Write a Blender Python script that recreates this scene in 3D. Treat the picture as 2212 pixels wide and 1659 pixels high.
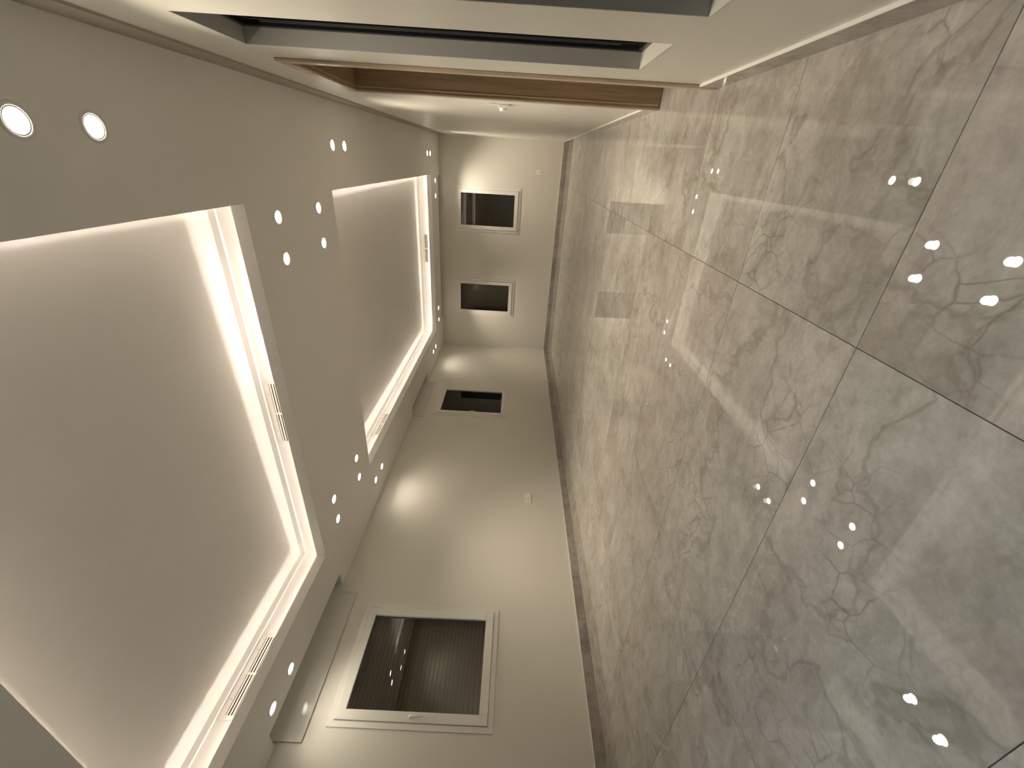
import bpy, bmesh, math, random
from mathutils import Matrix, Vector

sc = bpy.context.scene
for o in list(bpy.data.objects):
    bpy.data.objects.remove(o, do_unlink=True)
COL = sc.collection

# ------------------------------------------------------------------ camera, world, exposure
# fitted to the photograph (phone held upright, picture stored turned by a quarter)
F_PX, YAW, PITCH, ROLL = 895.45, 0.495496, -0.010879, 0.056494
CAM_H = 1.08
def camera_axes(yaw, pitch, roll):
    fwd = Vector((-math.sin(yaw) * math.cos(pitch), math.cos(yaw) * math.cos(pitch), math.sin(pitch)))
    rt = Vector((math.cos(yaw), math.sin(yaw), 0))
    up = rt.cross(fwd)
    return (math.cos(roll) * rt + math.sin(roll) * up, -math.sin(roll) * rt + math.cos(roll) * up, fwd)
_r, _u, _f = camera_axes(YAW, PITCH, ROLL)
cam_data = bpy.data.cameras.new('camera')
cam_data.sensor_fit = 'HORIZONTAL'
cam_data.sensor_width = 36.0
cam_data.lens = F_PX / 2212.0 * 36.0
cam_data.clip_start = 0.02
cam = bpy.data.objects.new('camera', cam_data)
COL.objects.link(cam)
ax, ay, az = -_u, _r, -_f            # picture right = downwards in the room, picture up = right in the room
cam.matrix_world = Matrix(((ax.x, ay.x, az.x, 0), (ax.y, ay.y, az.y, 0), (ax.z, ay.z, az.z, CAM_H), (0, 0, 0, 1)))
sc.camera = cam

world = bpy.data.worlds.new('night'); sc.world = world
world.use_nodes = True
world.node_tree.nodes['Background'].inputs[0].default_value = (0.010, 0.013, 0.020, 1)
world.node_tree.nodes['Background'].inputs[1].default_value = 0.15

sc.view_settings.view_transform = 'Standard'
sc.view_settings.look = 'None'
sc.view_settings.exposure = 0.60
sc.view_settings.gamma = 1.0
sc.view_settings.use_curve_mapping = False
sc.cycles.use_denoising = True
sc.cycles.max_bounces = 7
sc.cycles.diffuse_bounces = 5
sc.cycles.glossy_bounces = 4
sc.cycles.use_adaptive_sampling = True
sc.cycles.adaptive_threshold = 0.02
sc.cycles.use_light_tree = False
sc.cycles.transparent_max_bounces = 12
sc.cycles.sample_clamp_indirect = 8.0

WARM = (1.0, 0.886, 0.705)           # downlights
COVE = (1.0, 0.865, 0.735)           # LED strips
COOL = (0.66, 0.84, 1.0)             # lamps of the hall behind the camera
SPOT_W, LED_E, COOL_W = 43.0, 34.0, 38.0

# ------------------------------------------------------------------ room dimensions (metres)
XL, XR, YF, YB = -4.712, 0.4224, 10.925, -1.60
ZC = 2.969
T = 0.25                              # wall thickness
WALL_TOP = 3.20

# ------------------------------------------------------------------ materials
def srgb(r, g, b):
    f = lambda c: (c / 255 / 12.92) if c / 255 <= 0.04045 else ((c / 255 + 0.055) / 1.055) ** 2.4
    return (f(r), f(g), f(b), 1)

def mat(name, color, rough=0.5, spec=0.5, metal=0.0):
    m = bpy.data.materials.new(name); m.use_nodes = True
    p = m.node_tree.nodes['Principled BSDF']
    p.inputs['Base Color'].default_value = (*color[:3], 1)
    p.inputs['Roughness'].default_value = rough
    p.inputs['Specular IOR Level'].default_value = spec
    p.inputs['Metallic'].default_value = metal
    return m

def paint(name, color, rough, spec, bump=0.0):
    m = mat(name, color, rough, spec)
    nt = m.node_tree; p = nt.nodes['Principled BSDF']
    tc = nt.nodes.new('ShaderNodeTexCoord')
    n = nt.nodes.new('ShaderNodeTexNoise'); n.inputs['Scale'].default_value = 1.3; n.inputs['Detail'].default_value = 3
    nt.links.new(tc.outputs['Object'], n.inputs['Vector'])
    mx = nt.nodes.new('ShaderNodeMix'); mx.data_type = 'RGBA'
    mx.inputs[6].default_value = (*[c * 0.965 for c in color[:3]], 1)
    mx.inputs[7].default_value = (*[min(1, c * 1.03) for c in color[:3]], 1)
    nt.links.new(n.outputs['Fac'], mx.inputs[0]); nt.links.new(mx.outputs[2], p.inputs['Base Color'])
    if bump:
        b = nt.nodes.new('ShaderNodeTexNoise'); b.inputs['Scale'].default_value = 220
        nt.links.new(tc.outputs['Object'], b.inputs['Vector'])
        bp = nt.nodes.new('ShaderNodeBump'); bp.inputs['Strength'].default_value = bump; bp.inputs['Distance'].default_value = 0.002
        nt.links.new(b.outputs['Fac'], bp.inputs['Height']); nt.links.new(bp.outputs['Normal'], p.inputs['Normal'])
    return m

def emit(name, color, strength):
    m = bpy.data.materials.new(name); m.use_nodes = True
    nt = m.node_tree; nt.nodes.clear()
    e = nt.nodes.new('ShaderNodeEmission'); e.inputs[0].default_value = (*color, 1); e.inputs[1].default_value = strength
    o = nt.nodes.new('ShaderNodeOutputMaterial'); nt.links.new(e.outputs[0], o.inputs[0])
    return m

def glass(name, tint):
    m = bpy.data.materials.new(name); m.use_nodes = True
    nt = m.node_tree; nt.nodes.clear()
    t = nt.nodes.new('ShaderNodeBsdfTransparent'); t.inputs[0].default_value = (*tint, 1)
    g = nt.nodes.new('ShaderNodeBsdfGlossy'); g.inputs['Roughness'].default_value = 0.0
    fr = nt.nodes.new('ShaderNodeFresnel'); fr.inputs[0].default_value = 1.62
    mx = nt.nodes.new('ShaderNodeMixShader'); o = nt.nodes.new('ShaderNodeOutputMaterial')
    nt.links.new(fr.outputs[0], mx.inputs[0]); nt.links.new(t.outputs[0], mx.inputs[1]); nt.links.new(g.outputs[0], mx.inputs[2])
    nt.links.new(mx.outputs[0], o.inputs[0])
    return m

def marble(name, gain=1.0, rough=0.045):
    m = bpy.data.materials.new(name); m.use_nodes = True
    nt = m.node_tree; N = nt.nodes.new; L = nt.links.new
    p = nt.nodes['Principled BSDF']
    p.inputs['Roughness'].default_value = rough
    p.inputs['Specular IOR Level'].default_value = 0.5
    tc = N('ShaderNodeTexCoord'); oi = N('ShaderNodeObjectInfo')
    sh = N('ShaderNodeVectorMath'); sh.operation = 'SCALE'; sh.inputs[0].default_value = (47.0, 31.0, 19.0)
    L(oi.outputs['Random'], sh.inputs['Scale'])
    co = N('ShaderNodeVectorMath'); co.operation = 'ADD'
    L(tc.outputs['Object'], co.inputs[0]); L(sh.outputs[0], co.inputs[1])
    # warp
    w = N('ShaderNodeTexNoise'); w.inputs['Scale'].default_value = 2.1; w.inputs['Detail'].default_value = 5
    L(co.outputs[0], w.inputs['Vector'])
    ws = N('ShaderNodeVectorMath'); ws.operation = 'SCALE'; ws.inputs['Scale'].default_value = 0.24
    L(w.outputs['Color'], ws.inputs[0])
    wc = N('ShaderNodeVectorMath'); wc.operation = 'ADD'
    L(co.outputs[0], wc.inputs[0]); L(ws.outputs[0], wc.inputs[1])
    def noise(scale, detail, src, rough_=0.55):
        n = N('ShaderNodeTexNoise'); n.inputs['Scale'].default_value = scale; n.inputs['Detail'].default_value = detail
        n.inputs['Roughness'].default_value = rough_; L(src.outputs[0], n.inputs['Vector']); return n
    def ramp(src, stops):
        r = N('ShaderNodeValToRGB'); e = r.color_ramp.elements
        while len(e) < len(stops): e.new(0.5)
        for el, (pos, c) in zip(e, stops):
            el.position = pos; el.color = (*c, 1) if len(c) == 3 else c
        L(src, r.inputs['Fac']); return r
    def mix(fac, a, b, mode='MIX', k=None):
        x = N('ShaderNodeMix'); x.data_type = 'RGBA'; x.blend_type = mode
        if k is not None: x.inputs[0].default_value = k
        else: L(fac, x.inputs[0])
        for s, i in ((a, 6), (b, 7)):
            if isinstance(s, tuple): x.inputs[i].default_value = (*s, 1)
            else: L(s, x.inputs[i])
        return x.outputs[2]
    g = gain
    cloud = noise(1.9, 6, wc, 0.62)
    base = ramp(cloud.outputs['Fac'], [(0.28, (0.315 * g, 0.280 * g, 0.245 * g)), (0.45, (0.390 * g, 0.358 * g, 0.322 * g)),
                                       (0.56, (0.425 * g, 0.395 * g, 0.358 * g)), (0.72, (0.490 * g, 0.460 * g, 0.420 * g))]).outputs[0]
    tint = noise(0.9, 3, co)
    tcol = ramp(tint.outputs['Fac'], [(0.35, (0.97, 1.0, 0.99)), (0.5, (1, 1, 1)), (0.66, (1.02, 0.99, 0.985))]).outputs[0]
    base = mix(None, base, tcol, 'MULTIPLY', 1.0)
    # soft streaks running along the slab
    st = N('ShaderNodeMapping'); st.inputs['Scale'].default_value = (1.6, 6.0, 1.0); st.inputs['Rotation'].default_value = (0, 0, 0.35)
    L(wc.outputs[0], st.inputs[0])
    sn = noise(2.2, 6, st, 0.6)
    sv = ramp(sn.outputs['Fac'], [(0.36, (0.80, 0.79, 0.78)), (0.50, (1, 1, 1)), (0.66, (1.10, 1.10, 1.10))]).outputs[0]
    base = mix(None, base, sv, 'MULTIPLY', 0.55)
    # crackle veins (broken by a mask)
    vo = N('ShaderNodeTexVoronoi'); vo.feature = 'DISTANCE_TO_EDGE'; vo.inputs['Scale'].default_value = 8.5
    L(wc.outputs[0], vo.inputs['Vector'])
    vl = ramp(vo.outputs['Distance'], [(0.0, (1, 1, 1)), (0.014, (0.5, 0.5, 0.5)), (0.05, (0, 0, 0))]).outputs[0]
    mk = noise(2.3, 4, co)
    mm = ramp(mk.outputs['Fac'], [(0.49, (0, 0, 0)), (0.66, (0.7, 0.7, 0.7))]).outputs[0]
    vm = mix(None, vl, mm, 'MULTIPLY', 1.0)
    base = mix(vm, base, (0.17 * g, 0.145 * g, 0.122 * g))
    # long thin veins
    ln = noise(0.85, 6, wc, 0.55)
    ll = ramp(ln.outputs['Fac'], [(0.491, (0, 0, 0)), (0.499, (0.55, 0.55, 0.55)), (0.502, (0.55, 0.55, 0.55)), (0.512, (0, 0, 0))]).outputs[0]
    base = mix(ll, base, (0.24 * g, 0.21 * g, 0.18 * g))
    # pale veins and dark smoky blotches
    pn = noise(0.95, 5, wc, 0.5)
    pl = ramp(pn.outputs['Fac'], [(0.580, (0, 0, 0)), (0.588, (0.32, 0.32, 0.32)), (0.597, (0, 0, 0))]).outputs[0]
    base = mix(pl, base, (0.60 * g, 0.55 * g, 0.47 * g))
    bn = noise(3.4, 5, wc, 0.65)
    bl = ramp(bn.outputs['Fac'], [(0.60, (0, 0, 0)), (0.72, (0.55, 0.55, 0.55))]).outputs[0]
    base = mix(bl, base, (0.23 * g, 0.20 * g, 0.175 * g))
    mg = noise(11, 5, wc, 0.68)
    mr = ramp(mg.outputs['Fac'], [(0.32, (0.84, 0.83, 0.82)), (0.5, (1, 1, 1)), (0.68, (1.10, 1.10, 1.10))]).outputs[0]
    base = mix(None, base, mr, 'MULTIPLY', 1.0)
    fg = noise(60, 3, co)
    fr = ramp(fg.outputs['Fac'], [(0.3, (0.93, 0.93, 0.93)), (0.7, (1.06, 1.06, 1.06))]).outputs[0]
    base = mix(None, base, fr, 'MULTIPLY', 1.0)
    L(base, p.inputs['Base Color'])
    return m

def wood(name, color):
    m = mat(name, color, 0.32, 0.5)
    nt = m.node_tree; p = nt.nodes['Principled BSDF']
    tc = nt.nodes.new('ShaderNodeTexCoord'); mp = nt.nodes.new('ShaderNodeMapping')
    mp.inputs['Scale'].default_value = (30, 30, 1.6)
    n = nt.nodes.new('ShaderNodeTexNoise'); n.inputs['Scale'].default_value = 1.0; n.inputs['Detail'].default_value = 6; n.inputs['Distortion'].default_value = 1.2
    r = nt.nodes.new('ShaderNodeValToRGB')
    r.color_ramp.elements[0].position = 0.3; r.color_ramp.elements[0].color = (*[c * 0.72 for c in color], 1)
    r.color_ramp.elements[1].position = 0.7; r.color_ramp.elements[1].color = (*[min(1, c * 1.18) for c in color], 1)
    nt.links.new(tc.outputs['Object'], mp.inputs[0]); nt.links.new(mp.outputs[0], n.inputs['Vector'])
    nt.links.new(n.outputs['Fac'], r.inputs['Fac']); nt.links.new(r.outputs[0], p.inputs['Base Color'])
    return m

M = dict(
    wall=paint('wall_paint', (0.76, 0.735, 0.665), 0.36, 0.5),
    ceil=paint('ceiling_paint', (0.83, 0.815, 0.79), 0.6, 0.3),
    white=mat('white_lacquer', (0.83, 0.81, 0.76), 0.16, 0.5),
    panel=mat('shutter_cover_gloss', (0.74, 0.72, 0.67), 0.13, 0.5),
    plastic=mat('white_plastic', (0.90, 0.88, 0.84), 0.3, 0.5),
    dark=mat('dark_slot', (0.02, 0.015, 0.012), 0.7, 0.2),
    floor=marble('polished_marble', 1.02, 0.012),
    skirt=marble('skirting_marble', 0.92, 0.06),
    grout=mat('tile_grout', (0.23, 0.20, 0.17), 0.8, 0.2),
    wood=wood('oiled_wood', (0.33, 0.225, 0.135)),
    wood_lit=wood('oiled_wood_lit', (0.52, 0.41, 0.29)),  # same wood made paler: sheen on the casing front put into the colour
    black=mat('black_aluminium', (0.012, 0.012, 0.014), 0.32, 0.5),
    slat=paint('shutter_slat', (0.36, 0.285, 0.18), 0.5, 0.4),
    glass=glass('window_glass', (0.80, 0.81, 0.80)),
    nglass=glass('night_glass', (0.25, 0.27, 0.30)),
    alu=mat('grey_aluminium', (0.16, 0.16, 0.17), 0.3, 0.5, 0.6),
    reveal=mat('grey_reveal', (0.48, 0.475, 0.445), 0.5, 0.4),
    frieze=paint('taupe_frieze', (0.40, 0.355, 0.29), 0.5, 0.4),
    gasket=mat('black_gasket', (0.01, 0.01, 0.01), 0.6, 0.3),
    baffle=mat('lamp_baffle', (0.75, 0.73, 0.70), 0.35, 0.5),
    lamp=emit('lamp_lens_warm', (1.0, 0.93, 0.80), 15.0),
    lampc=emit('lamp_lens_cool', (0.88, 0.95, 1.0), 15.0),
    led=emit('led_strip_light', COVE, LED_E),
    brass=mat('contact_metal', (0.5, 0.46, 0.4), 0.3, 0.5, 0.9),
)

# ------------------------------------------------------------------ mesh helpers
def link(o, parent=None):
    COL.objects.link(o)
    if parent: o.parent = parent
    return o

def obj(name, bm, material, parent=None, bevel=0.0, smooth=False, loc=None):
    if bevel:
        bmesh.ops.bevel(bm, geom=list(bm.edges), offset=bevel, segments=1, affect='EDGES', clamp_overlap=True)
    bmesh.ops.recalc_face_normals(bm, faces=list(bm.faces))
    me = bpy.data.meshes.new(name); bm.to_mesh(me); bm.free()
    me.materials.append(material)
    if smooth:
        for p in me.polygons: p.use_smooth = True
    o = bpy.data.objects.new(name, me)
    if loc: o.location = loc
    return link(o, parent)

def box(x0, x1, y0, y1, z0, z1, bm=None):
    bm = bm or bmesh.new()
    v = [bm.verts.new(c) for c in ((x0, y0, z0), (x1, y0, z0), (x1, y1, z0), (x0, y1, z0), (x0, y0, z1), (x1, y0, z1), (x1, y1, z1), (x0, y1, z1))]
    for f in ((3, 2, 1, 0), (4, 5, 6, 7), (0, 1, 5, 4), (1, 2, 6, 5), (2, 3, 7, 6), (3, 0, 4, 7)):
        bm.faces.new([v[i] for i in f])
    return bm

def lathe(profile, seg=28, bm=None, axis='Z', at=(0, 0, 0)):
    """profile: list of (radius, height); closed at r = 0 ends"""
    bm = bm or bmesh.new(); rings = []
    def P(r, a, h):
        x, y = r * math.cos(a), r * math.sin(a)
        q = {'Z': (x, y, h), 'Y': (x, h, y), 'X': (h, x, y)}[axis]
        return (q[0] + at[0], q[1] + at[1], q[2] + at[2])
    for r, h in profile:
        if r < 1e-6: rings.append([bm.verts.new(P(0, 0, h))])
        else: rings.append([bm.verts.new(P(r, 2 * math.pi * i / seg, h)) for i in range(seg)])
    for a, b in zip(rings, rings[1:]):
        for i in range(seg):
            j = (i + 1) % seg
            if len(a) == 1: bm.faces.new((a[0], b[i], b[j]))
            elif len(b) == 1: bm.faces.new((a[i], b[0], a[j]))
            else: bm.faces.new((a[i], b[i], b[j], a[j]))
    return bm

def slab_with_holes(a0, a1, b0, b1, holes, t0, t1, put):
    """solid slab in the (a, b) plane between depths t0 and t1 with rectangular holes; put maps (a, b, t) to xyz"""
    bm = bmesh.new(); cache = {}
    A = sorted({a0, a1, *[h[0] for h in holes], *[h[1] for h in holes]}); B = sorted({b0, b1, *[h[2] for h in holes], *[h[3] for h in holes]})
    A = [a for a in A if a0 - 1e-9 <= a <= a1 + 1e-9]; B = [b for b in B if b0 - 1e-9 <= b <= b1 + 1e-9]
    def V(i, j, k):
        if (i, j, k) not in cache: cache[(i, j, k)] = bm.verts.new(put(A[i], B[j], (t0, t1)[k]))
        return cache[(i, j, k)]
    def solid(i, j):
        if i < 0 or j < 0 or i >= len(A) - 1 or j >= len(B) - 1: return False
        ca, cb = (A[i] + A[i + 1]) / 2, (B[j] + B[j + 1]) / 2
        return not any(h[0] < ca < h[1] and h[2] < cb < h[3] for h in holes)
    for i in range(len(A) - 1):
        for j in range(len(B) - 1):
            if not solid(i, j): continue
            for k in (0, 1): bm.faces.new((V(i, j, k), V(i + 1, j, k), V(i + 1, j + 1, k), V(i, j + 1, k)))
            for di, dj, e in ((-1, 0, ((i, j), (i, j + 1))), (1, 0, ((i + 1, j), (i + 1, j + 1))), (0, -1, ((i, j), (i + 1, j))), (0, 1, ((i, j + 1), (i + 1, j + 1)))):
                if not solid(i + di, j + dj):
                    (p, q), (r, s) = e
                    bm.faces.new((V(p, q, 0), V(r, s, 0), V(r, s, 1), V(p, q, 1)))
    return bm

def empty(name, loc, rz=0.0, parent=None):
    o = bpy.data.objects.new(name, None); o.location = loc; o.rotation_euler = (0, 0, rz); o.empty_display_size = 0.1
    return link(o, parent)

def structure(o):
    o['kind'] = 'structure'; return o

def tag(o, label, cat, group=None):
    o['label'] = label; o['category'] = cat
    if group: o['group'] = group
    return o

def copy_tree(o, parent=None):
    c = o.copy(); COL.objects.link(c); c.parent = parent
    for ch in o.children:
        copy_tree(ch, c)
    return c

# ------------------------------------------------------------------ floor: slabs of polished marble, each its own tile
floor = structure(obj('floor', box(XL - T, XR + 1.9, YB - T, YF + T, -0.10, -0.012), M['grout']))
JOINT = 0.0011
random.seed(4)
cols = [(XL, -3.709), (-3.709, -2.083), (-2.083, -0.457), (-0.457, XR)]
rows = []
y = 1.21 - 0.80 * 4
while y < YF:
    a, b = max(y, YB), min(y + 0.80, YF)
    if b - a > 0.02: rows.append((a, b))
    y += 0.80
tile_mesh = {}
def tile(x0, x1, y0, y1):
    w, d = round(x1 - x0, 4), round(y1 - y0, 4)
    if (w, d) not in tile_mesh:
        bm = box(-w / 2 + JOINT, w / 2 - JOINT, -d / 2 + JOINT, d / 2 - JOINT, -0.012, 0.0)
        top = [e for e in bm.edges if all(abs(v.co.z) < 1e-6 for v in e.verts)]
        bmesh.ops.bevel(bm, geom=top, offset=0.0007, segments=1, affect='EDGES')
        me = bpy.data.meshes.new('tile'); bm.to_mesh(me); bm.free(); me.materials.append(M['floor']); tile_mesh[(w, d)] = me
    o = bpy.data.objects.new('tile', tile_mesh[(w, d)]); o.location = ((x0 + x1) / 2, (y0 + y1) / 2, 0)
    return link(o, floor)
for (y0, y1) in rows:
    hall = 2.80 < (y0 + y1) / 2 < 4.42
    for (x0, x1) in cols:
        if hall and x1 == XR:
            tile(x0, 1.169, y0, y1); tile(1.169, 2.05, y0, y1)
        else:
            tile(x0, x1, y0, y1)

# ------------------------------------------------------------------ walls
WIN_L = [(1.839, 3.056, 1.034, 2.582), (7.222, 8.402, 1.050, 2.596)]      # outer frame y0 y1 z0 z1, left wall
WIN_F = [(-1.626, -0.613, 1.018, 2.596), (-3.803, -2.807, 1.050, 2.608)]  # x0 x1 z0 z1, far wall
FL = 0.052                                                                # width of the frame flange seen on the wall
NICHE = [(1.173, 1.686, 0.517, 2.444), (2.025, 2.538, 0.517, 2.444)]
DOOR = (2.862, 3.978, 0.0, 2.432)

def inset(r, d): return (r[0] + d, r[1] - d, r[2] + d, r[3] - d)
wall_left = structure(obj('wall_left', slab_with_holes(YB, YF + T, 0, WALL_TOP, [inset(w, 0.012) for w in WIN_L], XL - T, XL, lambda a, b, t: (t, a, b)), M['wall']))
wall_far = structure(obj('wall_far', slab_with_holes(XL, XR + T, 0, WALL_TOP, [inset(w, 0.012) for w in WIN_F], YF, YF + T, lambda a, b, t: (a, t, b)), M['wall']))
wall_right = structure(obj('wall_right', slab_with_holes(YB, YF, 0, WALL_TOP, NICHE + [DOOR], XR, XR + T, lambda a, b, t: (t, a, b)), M['wall']))
wall_back = structure(obj('wall_back', box(XL, XR + T, YB - T, YB, 0, WALL_TOP), M['wall']))
# the passage behind the doorway
structure(obj('wall_passage_near', box(XR + T, 2.05, 2.71, 2.81, 0, 2.97), M['wall']))
structure(obj('wall_passage_far', box(XR + T, 2.05, 4.41, 4.51, 0, 2.97), M['wall']))
structure(obj('wall_passage_end', box(2.05, 2.15, 2.71, 4.51, 0, 2.97), M['wall']))
structure(obj('ceiling_passage', box(XR + T, 2.15, 2.71, 4.51, 2.97, 3.05), M['ceil']))
# plaster frieze under the ceiling along the right wall, darker than the wall itself
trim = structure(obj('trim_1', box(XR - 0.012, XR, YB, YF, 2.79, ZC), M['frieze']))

# ------------------------------------------------------------------ ceiling with two trays and the curtain pockets
TRAYS = [(-3.940, -0.370, 0.824, 3.078), (-3.932, -0.374, 4.602, 9.930)]   # hole x0 x1 y0 y1 (near, far)
POCKETS = [(XL, -4.498, 1.676, 3.276), (XL, -4.494, 7.095, 8.660), (-3.888, -0.410, 10.735, YF)]
holes = TRAYS + POCKETS
ceiling = structure(obj('ceiling', slab_with_holes(XL, XR, YB, YF, holes, ZC, ZC + 0.016, lambda a, b, t: (a, b, t)), M['ceil']))

def ring_loft(rect, profile, cap_z=None):
    """profile points (offset outwards, z) swept around a rectangle with mitred corners"""
    x0, x1, y0, y1 = rect; bm = bmesh.new(); loops = []
    for o, z in profile:
        loops.append([bm.verts.new(c) for c in ((x0 - o, y0 - o, z), (x1 + o, y0 - o, z), (x1 + o, y1 + o, z), (x0 - o, y1 + o, z))])
    for a, b in zip(loops, loops[1:]):
        for i in range(4):
            j = (i + 1) % 4; bm.faces.new((a[i], a[j], b[j], b[i]))
    if cap_z is not None: bm.faces.new(loops[-1])
    return bm
LIP, TRO, STEP, TOP = 3.066, 2.988, 3.258, 3.310
COVE_O = 0.123
for r in TRAYS:
    obj('tray_recess', ring_loft(r, [(0, ZC + 0.016), (0, LIP), (0.012, LIP), (0.012, TRO), (COVE_O, TRO), (COVE_O, STEP), (0.100, STEP), (0.100, TOP)], TOP), M['ceil'], ceiling)
for (x0, x1, y0, y1) in POCKETS:
    bm = box(x0, x1, y0, y1, ZC + 0.016, 3.16)
    bm.faces.ensure_lookup_table(); bmesh.ops.delete(bm, geom=[f for f in bm.faces if all(abs(v.co.z - ZC - 0.016) < 1e-5 for v in f.verts) or all(abs(v.co.x - XL) < 1e-5 for v in f.verts) or all(abs(v.co.y - YF) < 1e-5 for v in f.verts)], context='FACES')
    obj('curtain_pocket', bm, M['ceil'], ceiling)

# LED strips lying loose in the two coves
def led_strip(rect, offs, label, extra=()):
    """offs: outward offset of the strip at the corners, two per side (near, right, far, left side start/end)"""
    x0, x1, y0, y1 = rect; z0, z1 = TRO + 0.002, TRO + 0.010; h = 0.0025
    bm = bmesh.new()
    sides = [((x0, y0 - offs[0]), (x1, y0 - offs[1]), (0, 1)), ((x1 + offs[2], y0), (x1 + offs[3], y1), (1, 0)),
             ((x1, y1 + offs[4]), (x0, y1 + offs[5]), (0, 1)), ((x0 - offs[6], y1), (x0 - offs[7], y0), (1, 0))]
    for (ax_, ay_), (bx, by), (nx, ny) in sides + list(extra):
        v = []
        for (px, py) in ((ax_, ay_), (bx, by)):
            for s in (-h, h):
                for z in (z0, z1): v.append(bm.verts.new((px + s * nx, py + s * ny, z)))
        for f in ((0, 1, 3, 2), (4, 6, 7, 5), (0, 4, 5, 1), (2, 3, 7, 6), (1, 5, 7, 3), (0, 2, 6, 4)):
            bm.faces.new([v[i] for i in f])
    return tag(obj('led_strip', bm, M['led']), label, 'light strip', 'LED strips in the ceiling coves')
led_strip(TRAYS[0], (0.060, 0.060, 0.045, 0.045, 0.060, 0.024, 0.046, 0.046), 'warm white LED strip hidden in the cove of the nearer ceiling tray',
          [((-0.80, TRAYS[0][3] + 0.036), (-1.75, TRAYS[0][3] + 0.030), (0, 1))])
led_strip(TRAYS[1], (0.045, 0.060, 0.060, 0.048, 0.066, 0.040, 0.036, 0.052), 'warm white LED strip hidden in the cove of the farther ceiling tray')

# ------------------------------------------------------------------ skirting of marble strips with a pale top edge
SK_H, SK_T = 0.110, 0.013
def skirting(side, runs, put):
    root = None
    for (a0, a1) in runs:
        n = max(1, round((a1 - a0) / 1.2)); step = (a1 - a0) / n
        if root is None:
            root = structure(empty('baseboard_' + side, put((runs[0][0] + runs[-1][1]) / 2, 0, 0)))
        inv = Vector(root.location)
        for k in range(n):
            s0, s1 = a0 + k * step + 0.0008, a0 + (k + 1) * step - 0.0008
            p, q = Vector(put(s0, 0, 0)), Vector(put(s1, SK_T, SK_H - 0.004)); c = (p + q) / 2
            bm = box(*sorted((p.x - c.x, q.x - c.x)), *sorted((p.y - c.y, q.y - c.y)), *sorted((p.z - c.z, q.z - c.z)))
            obj('tile', bm, M['skirt'], root, loc=c - inv)
        p, q = Vector(put(a0, 0, SK_H - 0.004)), Vector(put(a1, SK_T + 0.0008, SK_H)); c = (p + q) / 2
        bm = box(*sorted((p.x - c.x, q.x - c.x)), *sorted((p.y - c.y, q.y - c.y)), *sorted((p.z - c.z, q.z - c.z)))
        obj('top_edge', bm, M['white'], root, loc=c - inv)
skirting('left', [(YB, YF)], lambda a, d, z: (XL + d, a, z))
skirting('far', [(XL + SK_T, XR - SK_T)], lambda a, d, z: (a, YF - d, z))
skirting('right', [(YB, 2.826), (4.014, YF)], lambda a, d, z: (XR - d, a, z))

# ------------------------------------------------------------------ doorway lined with wood (right wall)
dy0, dy1, dz = 2.890, 3.950, 2.404
door = structure(empty('door_1', (XR, (dy0 + dy1) / 2, 0)))
def dpart(name, x0, x1, y0, y1, z0, z1, m, bev=0.002):
    cy = (dy0 + dy1) / 2
    return obj(name, box(x0 - XR, x1 - XR, y0 - cy, y1 - cy, z0, z1), m, door, bevel=bev)
JW = 0.028
dpart('jamb', XR - 0.004, XR + T + 0.004, dy0 - JW + 0.001, dy0, 0.002, dz + JW, M['wood'])
dpart('jamb', XR - 0.004, XR + T + 0.004, dy1, dy1 + JW - 0.001, 0.002, dz + JW, M['wood'])
dpart('head', XR - 0.004, XR + T + 0.004, dy0, dy1, dz, dz + JW - 0.001, M['wood'])
CW = 0.060
dpart('casing', XR - 0.016, XR - 0.0005, dy0 - CW, dy0 + 0.004, 0.002, dz + CW, M['wood_lit'], 0.003)
dpart('casing', XR - 0.016, XR - 0.0005, dy1 - 0.004, dy1 + CW, 0.002, dz + CW, M['wood_lit'], 0.003)
dpart('casing', XR - 0.016, XR - 0.0005, dy0 + 0.005, dy1 - 0.005, dz - 0.004, dz + CW, M['wood_lit'], 0.003)
# thin stop bead round the lining
dpart('stop', XR + 0.012, XR + 0.020, dy1 - 0.004, dy1 + 0.0, 0.01, dz - 0.001, M['wood_lit'], 0.0)
dpart('stop', XR + 0.012, XR + 0.020, dy0, dy0 + 0.004, 0.01, dz - 0.001, M['wood_lit'], 0.0)
dpart('stop', XR + 0.012, XR + 0.020, dy0 + 0.004, dy1 - 0.004, dz - 0.004, dz, M['wood_lit'], 0.0)

# ------------------------------------------------------------------ windows
def frame_ring(w, h, wi, hi, y0, y1, bm=None, cx=0, cz=0):
    """rectangular ring, outer w x h, inner opening wi x hi, centred"""
    return slab_with_holes(-w / 2, w / 2, -h / 2, h / 2, [(-wi / 2, wi / 2, -hi / 2, hi / 2)], y0, y1, lambda a, b, t: (a + cx, t, b + cz))

slat_mesh = {}
def slat(width):
    k = round(width, 3)
    if k not in slat_mesh:
        bm = bmesh.new(); prof = [(0.004, -0.0215), (-0.002, -0.018), (-0.0045, -0.006), (-0.0045, 0.006), (-0.002, 0.018), (0.004, 0.0215)]
        f = [[bm.verts.new((s * width / 2, y_, z_)) for (y_, z_) in prof] for s in (-1, 1)]
        for i in range(len(prof) - 1): bm.faces.new((f[0][i], f[0][i + 1], f[1][i + 1], f[1][i]))
        bm.faces.new(f[0]); bm.faces.new(f[1]); bm.faces.new((f[0][-1], f[0][0], f[1][0], f[1][-1]))
        bmesh.ops.recalc_face_normals(bm, faces=list(bm.faces))
        me = bpy.data.meshes.new('slat'); bm.to_mesh(me); bm.free(); me.materials.append(M['slat']); slat_mesh[k] = me
    return slat_mesh[k]

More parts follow.
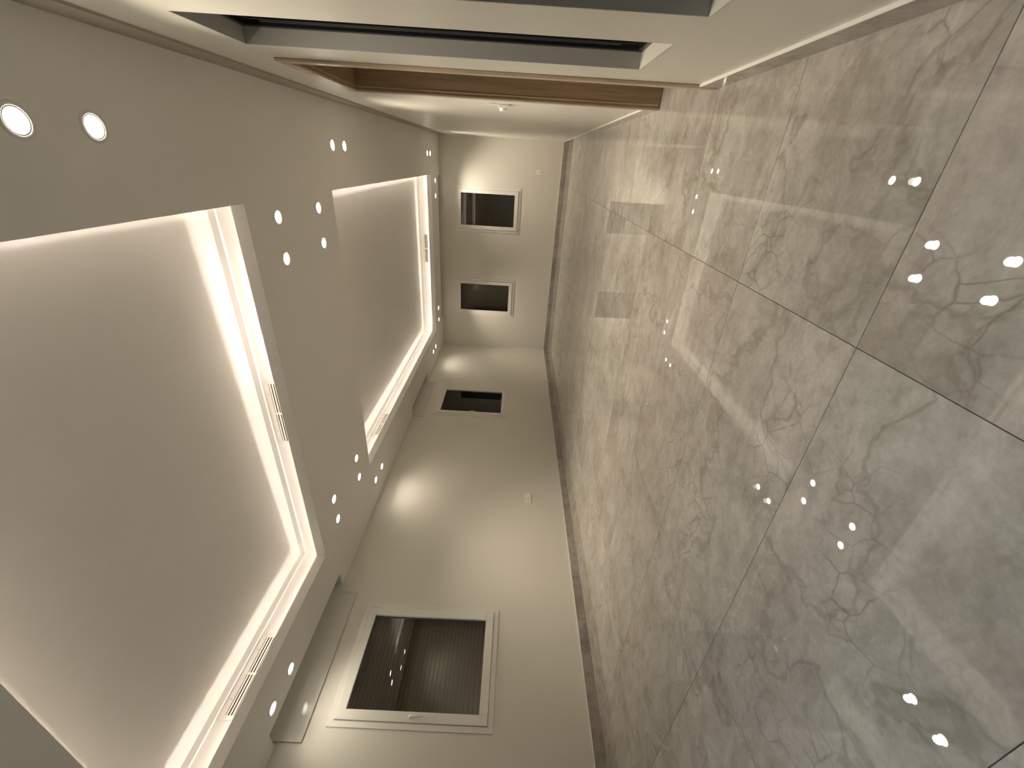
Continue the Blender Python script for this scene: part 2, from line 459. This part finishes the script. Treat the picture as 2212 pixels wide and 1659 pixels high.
def window(n, origin, rz, W, H, handle_side):
    """local: x along the wall, z up, room towards -y"""
    root = structure(empty('window_%d' % n, origin, rz))
    fw = FL; sw, sh = W - 2 * fw - 0.006, H - 2 * fw - 0.006         # sash outer
    gw, gh = W - 2 * 0.142, H - 2 * 0.140                             # glass opening
    # frame: flange on the wall and body in the opening
    obj('frame', frame_ring(W, H, W - 2 * fw, H - 2 * fw, -0.012, -0.0006), M['white'], root, bevel=0.0015)
    obj('frame_body', frame_ring(W - 0.03, H - 0.03, W - 2 * fw - 0.05, H - 2 * fw - 0.05, 0.014, 0.070), M['white'], root)
    sash = obj('sash', frame_ring(sw, sh, gw, gh, -0.026, 0.012), M['white'], root, bevel=0.003)
    obj('gasket', frame_ring(gw + 0.012, gh + 0.012, gw - 0.010, gh - 0.010, 0.006, 0.0105), M['gasket'], sash)
    obj('pane', box(-gw / 2 + 0.001, gw / 2 - 0.001, 0.0015, 0.0055, -gh / 2 + 0.001, gh / 2 - 0.001), M['glass'], root)
    # hinges on the side away from the handle
    for s in (-1, 1):
        hx = -handle_side * (W / 2 - fw + 0.003); hz = s * (H / 2 - fw - 0.055)
        bm = lathe([(0, -0.045), (0.0075, -0.045), (0.0075, -0.002), (0.006, -0.001), (0.006, 0.001), (0.0075, 0.002), (0.0075, 0.045), (0, 0.045)], 14, at=(hx, -0.022, hz))
        obj('hinge', bm, M['white'], root, smooth=False)
    # lever handle: oval base plate, neck and bent lever hanging down
    hx = handle_side * (W / 2 - fw - 0.040)
    base = obj('handle', box(hx - 0.014, hx + 0.014, -0.037, -0.0265, -0.034, 0.034), M['white'], root, bevel=0.004)
    bm = lathe([(0.0095, -0.038), (0.0095, -0.060), (0, -0.064)], 14, axis='Y', at=(hx, 0, 0.012))
    obj('neck', bm, M['white'], base)
    bm = bmesh.new(); pts = [(0.022, -0.056, 0.011), (0.006, -0.062, 0.011), (-0.030, -0.066, 0.010), (-0.075, -0.064, 0.0095), (-0.108, -0.056, 0.008)]
    rings = []
    for z_, y_, r_ in pts:
        rings.append([bm.verts.new((hx + r_ * math.cos(a), y_ + 0.75 * r_ * math.sin(a), z_)) for a in [i * math.pi / 5 for i in range(10)]])
    for a, b in zip(rings, rings[1:]):
        for i in range(10): bm.faces.new((a[i], a[(i + 1) % 10], b[(i + 1) % 10], b[i]))
    bm.faces.new(rings[0]); bm.faces.new(rings[-1])
    obj('lever', bm, M['white'], base, smooth=True)
    # closed roller shutter outside: one object for every slat
    wI = W - 2 * fw - 0.05; me = slat(wI); k = 0; z = -H / 2 + 0.10
    while z < H / 2 - 0.085:
        o = bpy.data.objects.new('slat', me); o.location = (0, 0.135, z); link(o, root); z += 0.0448
    for s in (-1, 1):
        obj('guide_rail', box(s * (wI / 2 + 0.001) - 0.012, s * (wI / 2 + 0.001) + 0.012, 0.122, 0.128, -H / 2 + 0.07, H / 2 - 0.07), M['white'], root)
    return root

R90 = math.pi / 2
for n, (a0, a1, z0, z1) in enumerate(WIN_L):
    window(n + 1, (XL, (a0 + a1) / 2, (z0 + z1) / 2), R90, a1 - a0, z1 - z0, -1)
for n, (a0, a1, z0, z1) in enumerate(WIN_F):
    window(n + 3, ((a0 + a1) / 2, YF, (z0 + z1) / 2), 0.0, a1 - a0, z1 - z0, -1 if n == 0 else 1)

# deep slit windows with black frames in the right wall
for n, (a0, a1, z0, z1) in enumerate(NICHE):
    W, H = a1 - a0, z1 - z0
    root = structure(empty('window_%d' % (n + 5), (XR, (a0 + a1) / 2, (z0 + z1) / 2), -R90))
    obj('frame', frame_ring(W - 0.001, H - 0.001, W - 0.05, H - 0.05, 0.068, 0.140), M['black'], root, bevel=0.002)
    obj('sash', frame_ring(W - 0.054, H - 0.054, W - 0.12, H - 0.12, 0.086, 0.125), M['black'], root, bevel=0.003)
    obj('pane', box(-W / 2 + 0.055, W / 2 - 0.055, 0.104, 0.109, -H / 2 + 0.055, H / 2 - 0.055), M['nglass'], root)
    # soffit and jambs faced darker than the wall, sill in wall colour
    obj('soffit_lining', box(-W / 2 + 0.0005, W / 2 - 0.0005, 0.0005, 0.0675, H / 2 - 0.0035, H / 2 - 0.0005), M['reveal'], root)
    obj('sill', box(-W / 2 + 0.0005, W / 2 - 0.0005, -0.0015, 0.0675, -H / 2 + 0.0005, -H / 2 + 0.0045), M['wall'], root)
    for s in (-1, 1):
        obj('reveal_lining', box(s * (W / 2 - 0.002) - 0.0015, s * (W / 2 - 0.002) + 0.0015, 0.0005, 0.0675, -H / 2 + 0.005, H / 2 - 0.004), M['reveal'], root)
    for s in (-1, 1):
        obj('bead', box(s * (W / 2 - 0.064) - 0.002, s * (W / 2 - 0.064) + 0.002, 0.076, 0.0855, -H / 2 + 0.12, H / 2 - 0.12), M['alu'], root)

# ------------------------------------------------------------------ glossy covers of the shutter boxes above the windows
def cover(loc, rz, W, zb, label):
    zt = 3.13
    root = tag(empty('shutter_box_cover', (loc[0], loc[1], zb), rz), label, 'cover panel', 'shutter box covers above the windows')
    h = zt - zb
    obj('panel', box(-W / 2 + 0.004, W / 2 - 0.004, -0.013, -0.0008, 0.004, h), M['panel'], root, bevel=0.002)
    e = 0.012
    bm = box(-W / 2, W / 2, -0.017, -0.0134, 0.0, e); box(-W / 2, -W / 2 + e, -0.017, -0.0134, e, h, bm); box(W / 2 - e, W / 2, -0.017, -0.0134, e, h, bm)
    obj('edge_strip', bm, M['panel'], root)
cover((XL, (1.711 + 3.190) / 2), R90, 1.479, 2.748, 'wide glossy white shutter cover above the nearest window')
cover((XL, (7.109 + 8.546) / 2), R90, 1.437, 2.768, 'glossy white shutter cover above the far window of the long window wall')
cover(((-1.747 - 0.482) / 2, YF), 0, 1.265, 2.866, 'white shutter cover above the end wall window nearer the doorway')
cover(((-3.911 - 2.641) / 2, YF), 0, 1.270, 2.880, 'white shutter cover above the end wall window by the room corner')

# ------------------------------------------------------------------ air grilles on the cove walls
def grille(loc, rz, label, vertical=False):
    W, H = 0.690, 0.150
    root = tag(empty('air_grille', loc, rz), label, 'air vent', 'linear air grilles in the ceiling coves')
    op = [(-0.311, -0.009, 0.036, 0.108), (0.009, 0.311, 0.036, 0.108)]
    obj('frame', slab_with_holes(-W / 2, W / 2, 0, H, op, -0.006, -0.0006, lambda a, b, t: (a, t, b)), M['white'], root)
    for (a0, a1, b0, b1) in op:
        obj('backing', box(a0 - 0.002, a1 + 0.002, -0.0014, -0.0004, b0 - 0.002, b1 + 0.002), M['dark'], root)
        if vertical:
            n = 18
            for k in range(n):
                c = a0 + (k + 0.5) * (a1 - a0) / n
                obj('slat', box(c - 0.0028, c + 0.0028, -0.0072, -0.0016, b0, b1), M['white'], root)
        else:
            for k in range(3):
                c = b0 + 0.010 + (k + 0.5) * (b1 - b0) / 3 - 0.010
                obj('slat', box(a0, a1, -0.0075, -0.0016, c - 0.0055, c + 0.0055), M['white'], root)
    for s in (-1, 1):
        obj('screw', lathe([(0, -0.0075), (0.003, -0.0075), (0.003, -0.006), (0, -0.006)], 10, axis='Y', at=(s * 0.20, 0, 0.128)), M['dark'], root)
GZ = 3.092
t1, t2 = TRAYS
grille((-2.176, t1[3] + COVE_O, GZ), 0, 'linear air grille on the far side of the nearer ceiling tray')
grille((t1[0] - COVE_O, 1.941, GZ), R90, 'linear air grille on the window side of the nearer ceiling tray')
grille((-1.944, t2[3] + COVE_O, GZ), 0, 'linear air grille with upright louvres at the far end of the farther tray', True)
grille((t2[0] - COVE_O, 5.812, GZ), R90, 'overlit air grille on the window side of the farther ceiling tray')

# ------------------------------------------------------------------ recessed downlights, in pairs
def downlight_proto(lens, color, watt, name, cone=113, tilt=0.0):
    root = empty(name, (0, 0, ZC))
    obj('trim_ring', lathe([(0.050, 0.004), (0.050, -0.001), (0.053, -0.003), (0.062, -0.003), (0.066, -0.0008), (0.0665, 0.0)], 36), M['baffle'], root, smooth=True)
    obj('lens', lathe([(0, -0.0015), (0.030, -0.0015), (0.0495, 0.0005), (0.0495, 0.002), (0, 0.002)], 32), lens, root)
    ld = bpy.data.lights.new('lamp', 'SPOT'); ld.energy = watt; ld.color = color
    ld.spot_size = math.radians(cone); ld.spot_blend = 1.0; ld.shadow_soft_size = 0.035
    lo = bpy.data.objects.new('lamp', ld); lo.location = (0, 0, -0.045); lo.rotation_euler = (0, math.radians(tilt), 0); link(lo, root)
    return root
proto = downlight_proto(M['lamp'], WARM, SPOT_W, 'downlight')
proto_door = downlight_proto(M['lamp'], WARM, SPOT_W * 0.61, 'downlight', 104)            # deeper set lamps along the door side
proto_window = downlight_proto(M['lamp'], WARM, SPOT_W * 0.145, 'downlight', 134, 8)  # turned a little to the window wall
proto_inner = downlight_proto(M['lamp'], WARM, SPOT_W * 0.92, 'downlight', 88)
used = set()
LIGHTS = [
    (0.026, 1.800, 'large downlight nearest the camera, on the door side of the near ceiling tray'),
    (0.026, 2.122, 'second downlight from the camera, on the door side of the near ceiling tray'),
    (0.028, 4.768, 'nearer downlight of the pair beside the doorway'),
    (0.028, 5.088, 'farther downlight of the pair beside the doorway'),
    (0.018, 9.590, 'nearer of the two merging downlights at the end of the door side'),
    (0.018, 9.890, 'farther of the two merging downlights at the end of the door side'),
    (-0.503, 3.486, 'door side downlight beside the nearer tray in the four between the trays'),
    (-0.825, 3.486, 'second downlight from the door side beside the nearer tray, between the trays'),
    (-0.503, 4.232, 'door side downlight beside the farther tray in the four between the trays'),
    (-0.825, 4.232, 'second downlight from the door side beside the farther tray, between the trays'),
    (-3.490, 3.480, 'inner downlight of the window side pair close to the nearer tray'),
    (-3.800, 3.480, 'outer downlight of the window side pair close to the nearer tray'),
    (-3.490, 4.210, 'inner downlight of the window side pair close to the farther tray'),
    (-3.800, 4.210, 'outer downlight of the window side pair close to the farther tray'),
    (-0.510, 10.380, 'end wall downlight nearest the door side, past the farther tray'),
    (-0.827, 10.380, 'end wall downlight second from the door side, past the farther tray'),
    (-3.470, 10.320, 'end wall downlight above the corner window, inner one of the pair'),
    (-3.780, 10.320, 'end wall downlight above the corner window, outer one of the pair'),
    (-4.315, 9.780, 'window wall downlight closest to the far room corner'),
    (-4.315, 9.440, 'window wall downlight second from the far room corner'),
    (-4.328, 5.060, 'farther downlight of the window wall pair midway, above a bright wall patch'),
    (-4.328, 4.750, 'nearer downlight of the window wall pair midway, above a bright wall patch'),
    (-4.330, 2.128, 'farther downlight above the nearest window'),
    (-4.330, 1.806, 'nearer downlight above the nearest window'),
]
for k, (x, y, label) in enumerate(LIGHTS):
    p = proto_door if x > 0 else proto_window if x < -4.2 else proto_inner if x < -3.0 else proto
    o = copy_tree(p) if p in used else p
    used.add(p)
    o.location = (x, y, ZC); tag(o, label, 'ceiling light', 'round recessed downlights in pairs')
cool = downlight_proto(M['lampc'], COOL, COOL_W, 'downlight', 112)
for k, (x, y, label) in enumerate([(-0.95, -0.60, 'cool white downlight behind the camera, door side'), (-1.75, -0.60, 'cool white downlight behind the camera, middle of the room')]):
    o = cool if k == 0 else copy_tree(cool)
    o.location = (x, y, ZC); tag(o, label, 'ceiling light', 'cool downlights behind the camera')

# ------------------------------------------------------------------ sockets, switches, thermostat
def socket(loc, rz, n, label, size=0.100):
    root = tag(empty('wall_socket', loc, rz), label, 'socket')
    for k in range(n):
        cx = (k - (n - 1) / 2) * (size + 0.012)
        pl = obj('plate', box(cx - size / 2, cx + size / 2, -0.009, -0.0006, -size / 2, size / 2), M['plastic'], root, bevel=0.003)
        if k == 0 or n == 1:
            for px, pz in ((0, 0.018), (-0.012, -0.010), (0.012, -0.010)):
                obj('pin_hole', box(cx + px - 0.0035, cx + px + 0.0035, -0.0098, -0.0092, pz - 0.005, pz + 0.005), M['dark'], pl)
            obj('rocker', box(cx + 0.020, cx + 0.034, -0.012, -0.0092, 0.012, 0.032), M['plastic'], pl, bevel=0.001)
        else:
            obj('data_port', box(cx - 0.012, cx + 0.012, -0.0098, -0.0092, -0.010, 0.010), M['plastic'], pl)
    return root
socket((XL, 4.935, 0.655), R90, 2, 'double white socket low on the window wall between the windows')
socket((-0.232, YF, 0.636), 0, 1, 'single white socket low on the end wall near the doorway side')
socket((XL, 10.300, 0.655), R90, 1, 'small white socket low on the window wall by the far corner', 0.07)

sw = tag(empty('light_switch', (XR, 4.36, 1.345), -R90), 'white wall switch just past the doorway, the upper of two fittings', 'switch')
pl = obj('plate', box(-0.043, 0.043, -0.010, -0.0006, -0.036, 0.036), M['plastic'], sw, bevel=0.003)
for s in (-1, 1):
    obj('rocker', box(s * 0.019 - 0.016, s * 0.019 + 0.016, -0.014, -0.0104, -0.024, 0.024), M['plastic'], pl, bevel=0.0015)
th = tag(empty('thermostat', (XR, 4.40, 1.255), -R90), 'white thermostat with round dial below the switch past the doorway', 'thermostat')
bd = obj('body', box(-0.045, 0.045, -0.026, -0.0006, -0.043, 0.043), M['plastic'], th, bevel=0.005)
obj('dial', lathe([(0, -0.050), (0.026, -0.050), (0.031, -0.046), (0.033, -0.0265), (0, -0.0265)], 28, axis='Y'), M['plastic'], th, smooth=False)
